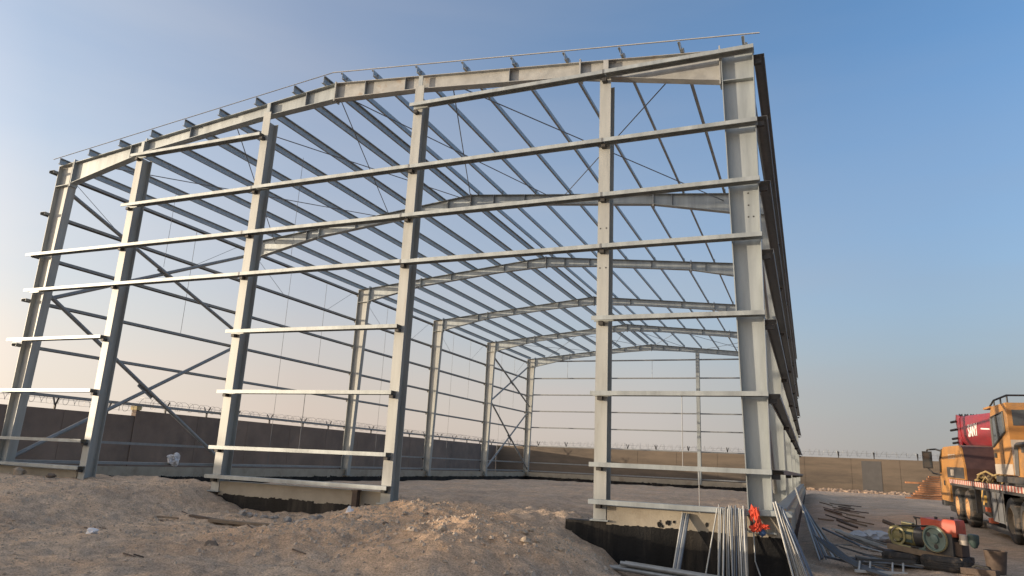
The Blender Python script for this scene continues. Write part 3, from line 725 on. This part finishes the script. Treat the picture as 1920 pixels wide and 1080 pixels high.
# gravel too small to count
gb = MB(); rr = random.Random(33)
for i in range(4200):
    x = rr.uniform(6, 23.5); y = rr.uniform(-8.5, 3.0)
    if abs(y) < .35 and x > 16.6: continue
    s_ = rr.uniform(.008,.024) if rr.random() < .9 else rr.uniform(.02,.04); z = gz(x, y)
    n = len(gb.v)
    for dx, dy, dz in ((1,0,.1),(-.5,.87,.0),(-.5,-.87,.15),(.1,.1,.9),(.05,0,-.6)): gb.v.append((x+s_*dx*rr.uniform(.7,1.3), y+s_*dy*rr.uniform(.7,1.3), z+s_*dz))
    for f in ((0,1,3),(1,2,3),(2,0,3),(1,0,4),(2,1,4),(0,2,4)): gb.f.append(tuple(n+k for k in f))
tag(gb.build('gravel', STN), 'fine stones strewn over the dirt in front of the frame', 'gravel', None, 'stuff')
cb = MB(); rr = random.Random(35)
for i in range(2600):
    hx, hy, hr = rr.choice(((15.9,-3.0,2.2),(13.9,-1.4,2.2),(13.7,-3.4,2.6),(9.5,-3,4.0),(4,-2,4)))
    x = hx + rr.gauss(0, hr*.5); y = hy + rr.gauss(0, hr*.45)
    if y > -.5 or y < -8: continue
    s_ = min(.07, .014 + abs(rr.gauss(0, .014))); z = gz(x, y); n = len(cb.v); a0 = rr.uniform(0, 6.28)
    for k in range(5): cb.v.append((x+s_*math.cos(a0+k*1.257)*rr.uniform(.7,1.3), y+s_*math.sin(a0+k*1.257)*rr.uniform(.7,1.3), z-.01))
    for k in range(5): cb.v.append((x+.6*s_*math.cos(a0+k*1.257+.4)*rr.uniform(.7,1.3), y+.6*s_*math.sin(a0+k*1.257+.4)*rr.uniform(.7,1.3), z+s_*rr.uniform(.4,.9)))
    for k in range(5): q = (k+1) % 5; cb.f.append((n+k, n+q, n+5+q, n+5+k))
    cb.f.append(tuple(n+5+k for k in range(5)))
tag(cb.build('soil_clods', mat('dry soil clod', (.46,.37,.28), .97, 0, .22, 3)), 'crumbled dry soil clods lying over the dug heaps and berm', 'soil clods', None, 'stuff')
rb = MB(); rr = random.Random(41)
for i in range(420):
    x = rr.uniform(20.5, 33); y = 59.6 - abs(rr.gauss(0, .8)); s_ = rr.uniform(.06,.24)*(1.2 if y > 59 else .7)
    rb.blob((x, y, gz(x, y)+s_*.2), (s_*1.3, s_, s_*.7), rr.randint(1,99), .5, 1.7, 1)
tag(rb.build('rubble', RUBB), 'pinkish rubble heaped along the foot of the back wall', 'rubble', None, 'stuff')

# ------------------------------------------------------------------ truck crane (nose towards +y, its left flank towards the frame)
TX = (26.35, 11.0, 0.05)
def shear(mb):
    mb.v = [(x, y, z + .017*(y-8.4)) for x, y, z in mb.v]; return mb
truck = thing('truck_crane', 'orange truck mounted crane with red boom parked right of the frame', 'crane', TX)
def tp(mb, name, m, parent=None, smooth=False): return shear(mb).build(name, m, parent or truck, smooth=smooth)
# wheels
for y in (15.3, 13.65, 8.4, 7.05):
    for sd in (-1, 1):
        x0 = 25.12 if sd < 0 else 27.58; dx = -sd
        front = y > 12
        prof = [(.33,.0),(.46,.0),(.52,.02),(.545,.06),(.548,.24),(.525,.29),(.46,.31),(.33,.31)]
        tread = MB().lathe([(r, h) for r, h in prof], (x0, y, .56), (dx,0,0), 36)
        for k in range(44):
            a = 2*math.pi*k/44; c_ = Vector((x0+dx*.15, y+.548*math.cos(a), .56+.548*math.sin(a)))
            m3 = Matrix.Rotation(-(a), 3, 'X') if False else Matrix.Rotation(a, 3, 'X')
            tread.box(c_, (.2, .014, .045), m3)
        wh = tp(tread, 'wheel', RUB, smooth=True)
        rim = MB()
        if front: rim.lathe([(.335,.02),(.315,.0),(.30,.03),(.28,.05),(.2,.03),(.15,-.01),(.13,-.03),(.0,-.03)], (x0, y, .56), (dx,0,0), 28)
        else: rim.lathe([(.335,.02),(.315,.0),(.30,.04),(.26,.16),(.2,.17),(.13,.16),(.12,.06),(.0,.06)], (x0, y, .56), (dx,0,0), 28)
        tp(rim, 'rim', RIM if front else RIMD, wh, True)
        if sd < 0:
            for k in range(8):
                a = 2*math.pi*k/8; tp(MB().lathe([(.034,-.002),(.034,-.012),(0,-.012)], (x0+dx*(.046 if front else .175), y+.235*math.cos(a), .56+.235*math.sin(a)), (dx,0,0), 8), 'hand_hole', BLK, wh)
# chassis
tp(MB().bb(25.62,27.1,3.6,17.6,.52,1.185), 'chassis_beam', DGR)
tp(MB().bb(25.13,27.57,3.6,16.4,1.19,1.375), 'deck', DGR)
tp(MB().bb(25.105,25.128,3.6,16.4,1.265,1.40), 'reflective_strip', stripes('red and white strip', (.62,.53,.46), (.42,.09,.06), .30, 1))
tp(MB().bb(25.16,25.55,9.15,10.5,.42,1.185), 'side_locker', MGR)
tp(MB().bb(25.15,25.5,9.0,9.12,.3,1.185), 'locker_post', MGR)
for y in (9.2, 9.82): tp(MB().bb(25.145,25.158,y,y+.02,.45,1.16), 'locker_seam', BLK)
tp(MB().bb(25.14,25.4,11.25,11.6,.78,1.26), 'outrigger_plate', stripes('hazard stripes', (.58,.36,.09), (.03,.03,.03), .34, 1, .9))
tp(MB().bb(25.2,25.5,10.8,11.9,.55,1.185), 'outrigger_box', BLK)
for y in (11.0, 10.75):
    tp(MB().bb(25.12,25.3,y-.14,y+.14,.62 if y > 10.9 else .34,.74 if y > 10.9 else .47), 'outrigger_handle', mat('orange handle paint %d' % (y*4), (.58,.14,.06), .6))
tp(MB().bb(25.2,26.4,9.0,11.6,.16,.30), 'underrun_bar', DGR)
tp(MB().lathe([(.0,0),(.17,0),(.17,.9),(0,.9)], (25.55,11.9,.55), (0,1,0), 16), 'air_tank', DGR, smooth=True)
tp(MB().bb(25.3,27.4,5.9,6.2,.6,1.2), 'rear_crossbeam', DGR)
for y0, y1 in ((16.1,16.16),(12.35,12.45),(9.0,9.05)): tp(MB().bb(25.14,25.62,y0,y1,.5,1.19), 'mudguard', DGR)
# driver cab, low nose in front
cabx0, cabx1 = 25.12, 26.05
def yz(x): return lambda p, q: (x, p, q)
cab = tp(MB().prism([(18.35,.62),(18.45,1.5),(17.3,2.42),(17.0,2.5),(14.15,2.5),(13.85,2.42),(13.5,1.78),(13.5,1.42),(16.3,1.42),(16.5,.62)], yz(cabx0), yz(cabx1)), 'driver_cab', YEL)
tp(MB().prism([(13.84,2.44),(14.4,2.512),(14.4,2.52),(13.83,2.45),(13.485,1.78),(13.485,1.40),(13.497,1.40),(13.497,1.78)], yz(cabx0+.05), yz(cabx1+.005)), 'rear_wall', MAR, cab)
tp(MB().prism([(13.62,1.45),(13.62,1.80),(16.6,1.80),(16.6,1.45)], yz(cabx0-.012), yz(cabx0-.001)), 'dark_trim_panel', DGR, cab)
tp(MB().prism([(15.3,1.52),(15.3,1.72),(15.9,1.72),(15.9,1.52)], yz(cabx0-.02), yz(cabx0-.013)), 'data_plate', LGR, cab)
tp(MB().prism([(17.25,1.15),(17.25,1.32),(17.5,1.32),(17.5,1.15)], yz(cabx0-.012), yz(cabx0-.001)), 'side_lamp', BLK, cab)
tp(MB().hexa([(cabx0+.08,18.32,1.62),(cabx1-.08,18.32,1.62),(cabx1-.08,17.42,2.34),(cabx0+.08,17.42,2.34),(cabx0+.08,18.34,1.64),(cabx1-.08,18.34,1.64),(cabx1-.08,17.44,2.36),(cabx0+.08,17.44,2.36)]), 'windscreen', GLS, cab)
lt = MB()
for k in range(4):
    y = 16.05-.34*k; lt.bb(cabx0-.008,cabx0-.001,y-.1,y+.1,2.20,2.235).bb(cabx0-.008,cabx0-.001,y-.03,y+.03,2.08,2.20).bb(cabx0-.008,cabx0-.001,y-.11,y+.11,2.08,2.11)
tp(lt, 'lettering', LGR, cab)
tp(MB().bb(25.15,27.5,17.9,18.6,.42,.75), 'bumper', DGR)
tp(MB().bb(25.3,25.9,16.5,17.9,.25,.45), 'front_step', BLK)
# mirror
mi = tp(MB().bb(24.66,24.98,18.72,18.83,1.72,2.36), 'mirror', BLK)
tp(MB().bb(24.69,24.95,18.71,18.719,1.77,2.30), 'mirror_glass', GLS, mi)
tp(MB().tube([(25.14,17.5,2.36),(25.05,18.3,2.44),(24.85,18.78,2.42),(24.82,18.78,2.36)], .035, 6).tube([(25.14,17.9,1.5),(24.95,18.6,1.55),(24.82,18.78,1.72)], .03, 6), 'mirror_arm', BLK, mi)
tp(MB().tube([(25.12,17.35,2.42),(25.06,17.6,2.05),(25.1,17.85,1.6)], .035, 6), 'grab_rail', BLK)
# boom
ys = [4.0, 20.3]
def boom_ring(y, k=1.0):
    zb = 2.06+.0327*(y-4); h = 1.2; x0, x1 = 26.2, 27.15; xm_ = (x0+x1)/2
    hw = (x1-x0)/2; P_ = [(x0+.06,zb+h)]
    for q in range(13):
        a = math.pi*q/12; P_.append((xm_-hw*math.cos(a)*1.0, zb+.62*(1-math.sin(a)**.9)))
    P_ = [(x0+.06,zb+h),(x0+.01,zb+h-.08)] + P_[1:] + [(x1-.01,zb+h-.08),(x1-.06,zb+h)]
    return [(xm_+(x-xm_)*k, y, z) for x, z in P_][::-1]
boom = tp(MB().loft([boom_ring(4.0), boom_ring(20.2)]), 'boom', REDB, smooth=True)
tp(MB().loft([boom_ring(19.75,1.05), boom_ring(20.1,1.05)]), 'boom_collar', REDB, boom, True)
tp(MB().bb(26.26,27.09,6.0,18.8,3.42,3.47), 'boom_cable_tray', BLK, boom)
for z, y, r in ((3.72,20.62,.22),(2.72,20.55,.22)):
    for x in (26.4,26.6,26.8,27.0): hd = MB(); hd.lathe([(0,-.05),(r,-.05),(r-.04,0),(r,.05),(0,.05)], (x,y,z), (1,0,0), 18); tp(hd, 'sheave', BLK, boom, True)
for xa in (26.24, 27.06): tp(MB().prism([(20.1,2.55),(20.75,2.6),(20.9,2.8),(20.65,3.2),(20.9,3.65),(20.7,3.9),(20.1,3.82)], yz(xa), yz(xa+.05)), 'head_plate', REDB, boom)
for z, y in ((3.62,21.0),(3.3,21.2),(2.95,21.0),(2.78,20.95)): tp(MB().tube([(26.2,20.6,z),(26.1,y,z-.02)], .05, 6), 'head_pin', BLK, boom)
def text(body, size, loc, mtx, parent, name, ext=.006, sx=1.0):
    cu = bpy.data.curves.new('t', 'FONT'); cu.body = body; cu.size = size; cu.extrude = ext; cu.offset = size*.02
    ob = bpy.data.objects.new('t', cu); col.objects.link(ob); bpy.context.view_layer.update()
    dg = bpy.context.evaluated_depsgraph_get(); m_ = bpy.data.meshes.new_from_object(ob.evaluated_get(dg))
    bpy.data.objects.remove(ob)
    b = MB(); b.v = [tuple(Vector(loc) + mtx @ Vector((v.co.x*sx, v.co.y, v.co.z))) for v in m_.vertices]; b.f = [tuple(p.vertices) for p in m_.polygons]
    return tp(b, name, WHT, parent)
ML = Matrix(((0,0,-1),(-1,0,0),(0,1,0)))          # reads along -y, faces -x
text('SANY', .62, (26.19, 18.35, 2.94), ML, boom, 'lettering', sx=1.05)
tp(MB().prism([(16.15,3.12),(14.9,3.06),(14.9,3.10),(16.15,3.17)], yz(26.185), yz(26.199)).prism([(14.7,3.10),(14.2,2.75),(14.0,2.75),(14.1,3.10)], yz(26.185), yz(26.199)), 'white_flash', WHT, boom)
# lift cylinder and slewing body under the boom
tp(MB().bb(26.25,27.1,11.5,18.6,1.36,2.02), 'engine_hood', MAR)
tp(MB().lathe([(0,0),(.16,0),(.16,5.6),(0,5.6)], (26.66,9.2,1.65), (0,.98,.16), 16), 'lift_cylinder', MAR, smooth=True)
tp(MB().prism([(5.0,1.5),(5.0,2.9),(7.0,3.0),(9.6,2.2),(11.2,1.9),(11.2,1.5)], yz(26.22), yz(27.12)), 'turret', MAR)
tp(MB().lathe([(0,0),(.62,0),(.62,.12),(0,.12)], (26.35,8.2,1.375), (0,0,1), 28), 'slewing_ring', BLK)
tp(MB().bb(25.14,27.4,4.4,9.5,1.47,1.62), 'slewing_platform', DGR)
# operator cab
ox0, ox1, oy0, oy1 = 25.14, 26.16, 7.65, 9.45
oc = tp(MB().loft([[(ox0+i*a, y, z) for y, z in ((oy0,1.66),(oy0,3.32),(oy0+.08,3.40),(oy1-.25,3.40),(oy1-.05,3.22),(oy1+.03,2.3),(oy1-.05,1.66))][::1] for i, a in ((0,1),(1,ox1-ox0))]), 'operator_cab', YEL)
tp(MB().prism([(9.30,3.12),(9.36,2.36),(7.98,2.70),(8.02,3.19)], yz(ox0-.012), yz(ox0+.0)), 'door_window', GLS, oc)
fr_ = MB()
for a, c in (((9.30,3.12),(9.36,2.36)),((9.36,2.36),(7.98,2.70)),((7.98,2.70),(8.02,3.19)),((8.02,3.19),(9.30,3.12)),((8.80,3.14),(8.66,2.53))):
    fr_.tube([(ox0-.012,a[0],a[1]),(ox0-.012,c[0],c[1])], .028, 4)
tp(fr_, 'window_frame', BLK, oc)
tp(MB().bb(25.24,25.98,oy0-.012,oy0-.001,2.84,3.22), 'rear_window', GLS, oc)
tp(MB().prism([(9.44,1.67),(9.44,1.92),(7.66,1.92),(7.66,1.67)], yz(ox0-.008), yz(ox0-.001)), 'grey_skirt', LGR, oc)
tp(MB().bb(ox0+.01,ox1,oy0-.012,oy0-.001,1.67,2.50), 'rear_lower_panel', LGR, oc)
tp(MB().bb(ox0-.008,ox0-.001,8.42,8.44,1.7,2.5), 'door_seam', BLK, oc)
tp(MB().bb(ox0-.03,ox0-.001,9.12,9.3,2.08,2.2), 'door_handle', BLK, oc)
tp(MB().bb(ox0-.05,ox1+.05,oy1-.3,oy1+.42,3.36,3.41), 'sun_visor', YEL, oc)
rl = MB().tube([(25.2,9.6,3.44),(25.2,9.1,3.56),(25.2,7.75,3.58),(26.1,7.75,3.58),(26.1,9.1,3.56)], .025, 6)
for y in (9.1,8.4,7.75): rl.tube([(25.2,y,3.40),(25.2,y,3.57)], .02, 6)
tp(rl, 'roof_rail', BLK, oc)
# machinery house behind the cab
mh = tp(MB().bb(25.14,27.4,4.4,7.28,1.63,2.36), 'machinery_house', YEL)
fm = MB()
for a, c in (((7.22,1.66),(7.05,2.36)),((7.05,2.36),(4.6,2.36))): fm.tube([(25.13,a[0],a[1]),(25.13,c[0],c[1])], .06, 4)
tp(fm, 'dark_edge_trim', DGR, mh)
tp(MB().bb(25.12,25.139,4.6,6.7,2.18,2.30), 'dark_edge_band', DGR, mh)
tp(MB().bb(25.3,25.36,5.8,9.4,1.40,1.46), 'deck_rail', DGR)
# rope pile on the deck
rr = random.Random(8); rp = MB()
for k in range(26):
    y = rr.uniform(10.6,13.2); x = rr.uniform(25.25,26.1); a = rr.uniform(0,6.28); L_ = rr.uniform(.25,.6); z = 1.45+rr.uniform(0,.28)*(1-abs(y-11.9)/1.7)
    rp.tube([(x-L_*math.cos(a)*.4,y-L_*math.sin(a),z-.06),(x,y,z+.08),(x+L_*math.cos(a)*.4,y+L_*math.sin(a),z-.04)], rr.uniform(.022,.04), 6)
tag(shear(rp).build('rope_pile', ROPE, None, (25.7,11.9,1.5), True), 'tangled pile of dusty rope and slings heaped on the crane deck', 'rope')

# ------------------------------------------------------------------ belt driven engine set on two tyres
EO = Vector((21.83, 1.90, gz(22.2, 1.7))); EA = R(-30); ER = Matrix.Rotation(EA, 3, 'Z')
TILT = -.085
def eng(mb): 
    mb.v = [tuple(EO + ER @ Vector((.13+.88*x, y*.92, z + TILT*x))) for x, y, z in mb.v]; return mb
es = thing('engine_set', 'oily belt driven diesel engine set with pale green flywheel and red tank', 'engine', tuple(EO))
es['_o'] = tuple(EO)
def ep_(mb, n, m, parent=None, smooth=False): return eng(mb).build(n, m, parent or es, smooth=smooth)
for i, (u, v_, s_) in enumerate(((.30,.0,1.0),(.98,-.08,1.0))):
    pr_ = [(.20,.02),(.25,.0),(.34,.01),(.375,.05),(.38,.12),(.375,.2),(.34,.245),(.25,.25),(.20,.23),(.20,.02)]
    q = EO + ER @ Vector((u, v_, 0)); z0 = gz(q.x, q.y)-.01
    tb = MB().lathe(pr_, (q.x,q.y,z0), (0,0,1), 36)
    for g_ in range(4): tb.lathe([(.3795,.06+.035*g_),(.384,.065+.035*g_),(.384,.078+.035*g_),(.3795,.083+.035*g_)], (q.x,q.y,z0), (0,0,1), 36)
    tag(tb.build('tyre', RUB, None, (q.x,q.y,z0), True), ('worn tyre lying flat under the left end of the engine set','worn tyre lying flat under the right end of the engine set')[i], 'tyre', 'tyres under the engine set')
for v_ in (-.24, .2): ep_(MB().sweep([(-.05,0),(.05,0),(.05,.09),(-.05,.09)], (-.02,v_,.275), (1.33,v_,.275)), 'skid_rail', WOOD if v_ < 0 else WOOD2)
ep_(MB().bb(1.2,1.3,-.3,.3,.2,.36), 'end_beam', RST)
alt = ep_(MB().lathe([(.0,0),(.13,0),(.155,.03),(.155,.34),(.13,.40),(.0,.40)], (.06,-.02,.53), (1,0,0), 24), 'generator', OLV, smooth=True)
ep_(MB().lathe([(.10,-.012),(.10,.001),(.085,.02),(0,.02)], (.14,-.185,.53), (0,1,0), 20).lathe([(.165,0),(.165,.05),(.13,.05),(.13,0),(.165,0)], (.14,-.20,.53), (0,1,0), 24), 'belt_pulley', OLV, alt, True)
bl = MB()
for sg in (-1, 1): bl.tube([(.14,-.175,.53+sg*.155),(.88,-.235,.60+sg*.198)], .014, 4)
ep_(bl, 'drive_belt', BLK)
ep_(MB().tube([(.02,-.16,.52),(.04,-.17,.40),(.14,-.18,.36),(.40,-.19,.36)], .028, 8), 'guard_tube', OLV, alt, True)
ep_(MB().bb(.18,.42,-.17,-.155,.44,.62), 'cooling_grille', DGN, alt)
ep_(MB().bb(.2,.4,-.1,.12,.68,.76), 'terminal_box', OLV, alt)
ep_(MB().lathe([(0,0),(.165,0),(.175,.02),(.15,.16),(.09,.24),(0,.24)], (.44,.0,.55), (1,0,0), 22), 'coupling_housing', DGR, smooth=True)
ep_(MB().bb(.44,.47,-.07,-.02,.73,.86).bb(.56,.59,-.07,-.02,.73,.86).bb(.43,.60,-.075,-.015,.862,.885), 'lifting_eye', BLK)
ep_(MB().tube([(.0,.02,.66),(-.22,.03,.70)], .035, 8), 'crank_bar', WOOD2)
ep_(MB().tube([(.55,-.2,.36),(.66,-.22,.40),(.70,-.22,.52)], .02, 6).tube([(.58,-.2,.37),(.72,-.2,.37)], .03, 6), 'fuel_pipe', GRN)
fw_ = ep_(MB().lathe([(.175,-.02),(.20,-.02),(.205,.0),(.205,.06),(.0,.06)], (.90,-.33,.60), (0,1,0), 36).lathe([(.175,-.02),(.165,.02),(.075,.02),(.07,-.03),(.045,-.04),(.0,-.04)], (.90,-.33,.60), (0,1,0), 32), 'flywheel', GRN, smooth=True)
ep_(MB().lathe([(.206,-.01),(.212,-.01),(.212,.06),(.206,.06)], (.90,-.33,.60), (0,1,0), 36), 'flywheel_rim', mat('yellowed rim paint', (.36,.31,.15), .5, 0, .2, 6), fw_, True)
for k in range(3):
    a = R(35+120*k); ep_(MB().lathe([(0,-.004),(.038,-.004),(.038,.01)], (.90+.122*math.cos(a),-.315,.60+.122*math.sin(a)), (0,1,0), 14), 'flywheel_hole', BLK, fw_)
ep_(MB().bb(.70,1.18,-.26,.22,.37,.72), 'engine_block', DGR)
ep_(MB().bb(1.12,1.30,-.18,.14,.38,.60), 'crankcase', RST)
tk = MB(); tk.loft([[(.64,-.14,z_) if 0 else p for p in ((.62,-.2,z_),(1.0,-.2,z_),(1.0,.2,z_),(.62,.2,z_))] for z_ in (.70,.90)])
ep_(tk, 'radiator_hopper', REDE)
ft = MB(); ft.loft([[(1.0-a,-.26-a*.3,z_),(1.26+a*.2,-.26-a*.3,z_),(1.26+a*.2,.16,z_),(1.0-a,.16,z_)] for z_, a in ((.68,-.04),(.74,.02),(.86,.03),(.93,-.04),(.945,-.09))])
ep_(ft, 'fuel_tank', REDE, smooth=True)
ep_(MB().lathe([(0,0),(.03,0),(.03,.04),(0,.04)], (.82,0,.90), (0,0,1), 10).lathe([(0,0),(.03,0),(.03,.04),(0,.04)], (1.13,-.05,.945), (0,0,1), 10), 'filler_cap', BLK)
ep_(MB().lathe([(0,0),(.075,0),(.075,.16),(0,.16)], (1.34,-.16,.58), (0,0,1), 16).lathe([(.08,.05),(.084,.06),(.08,.07)], (1.34,-.16,.58), (0,0,1), 16), 'air_filter', LGR, smooth=True)
ep_(MB().lathe([(0,0),(.05,.02),(.085,.09),(.09,.2),(.085,.22),(0,.22)], (1.50,-.14,.55), (0,0,1), 16), 'filter_bowl', DGN, smooth=True)
ep_(MB().tube([(1.12,.0,.62),(1.3,.0,.68),(1.5,-.1,.66)], .035, 8), 'intake_pipe', RST, smooth=True)
# bucket, beam
bz = gz(23.3,1.1)
b = MB().lathe([(.0,.01),(.125,.01),(.125,.0),(.125,.0),(.16,.35),(.166,.35),(.166,.365),(.153,.365),(.12,.02),(0,.02)], (23.3,1.1,bz), (.03,.0,1), 28)
tag(b.build('bucket', RST, None, (23.3,1.1,bz), True), 'tall rusty bucket standing right of the engine set', 'bucket')
stick((22.80,.92,gz(22.8,.92)+.06),(23.22,.62,gz(23.2,.62)+.05), .16, .09, RST, 'short rusty beam lying before the bucket', 'beam', name='beam')
tag(MB().tube([(22.93,1.12,gz(22.93,1.12)+.06),(23.02,1.05,gz(23,1.05)+.12),(23.16,1.0,gz(23.1,1)+.10),(23.2,1.0,gz(23.2,1)+.03)], .022, 8).build('iron_hook', BLK, None, (23.0,1.1,gz(23,1.1)), True), 'bent black iron hook lying between beam and bucket', 'hook')
# low rack of dark rails on pale legs, at the bottom edge
rk = thing('steel_rack', 'low steel rack with dark top rail and pale legs on the dirt', 'rack', (21.7,.75,gz(21.7,.75)))
zr = gz(21.7,.75)
MB().sweep([(-.03,-.02),(.03,-.02),(.03,.02),(-.03,.02)], (21.25,.85,zr+.17), (22.15,1.15,zr+.17)).build('top_rail', BLK, rk)
MB().sweep([(-.03,-.02),(.03,-.02),(.03,.02),(-.03,.02)], (21.2,.5,zr+.02), (21.98,.72,zr+.02)).build('bottom_rail', PALE, rk)
for k, u in enumerate((.06,.24,.62,.8)):
    x = 21.25+.9*u; y = .85+.3*u
    MB().tube([(x,y,zr+.15),(x-.04,y-.33,zr+.03)], .016, 6).build('leg', PALE, rk)
# stack of orange boards by the back wall
rr = random.Random(4)
for k in range(11):
    zb_ = .16+.150*k; x0 = 27.25+.11*k+rr.uniform(-.12,.1) if k not in (0,7) else 26.9
    n_ = 1
    o = MB(); y0 = 45.6+rr.uniform(-.08,.08)
    o.bb(x0, 32.0, y0, y0+1.2-.05*k, zb_, zb_+.115)
    tag(o.build('formwork_board', ORT, None, ((x0+32)/2, y0+.6, zb_)), 'long orange formwork board in the stepped stack behind the crane', 'board', 'stack of orange boards behind the crane')
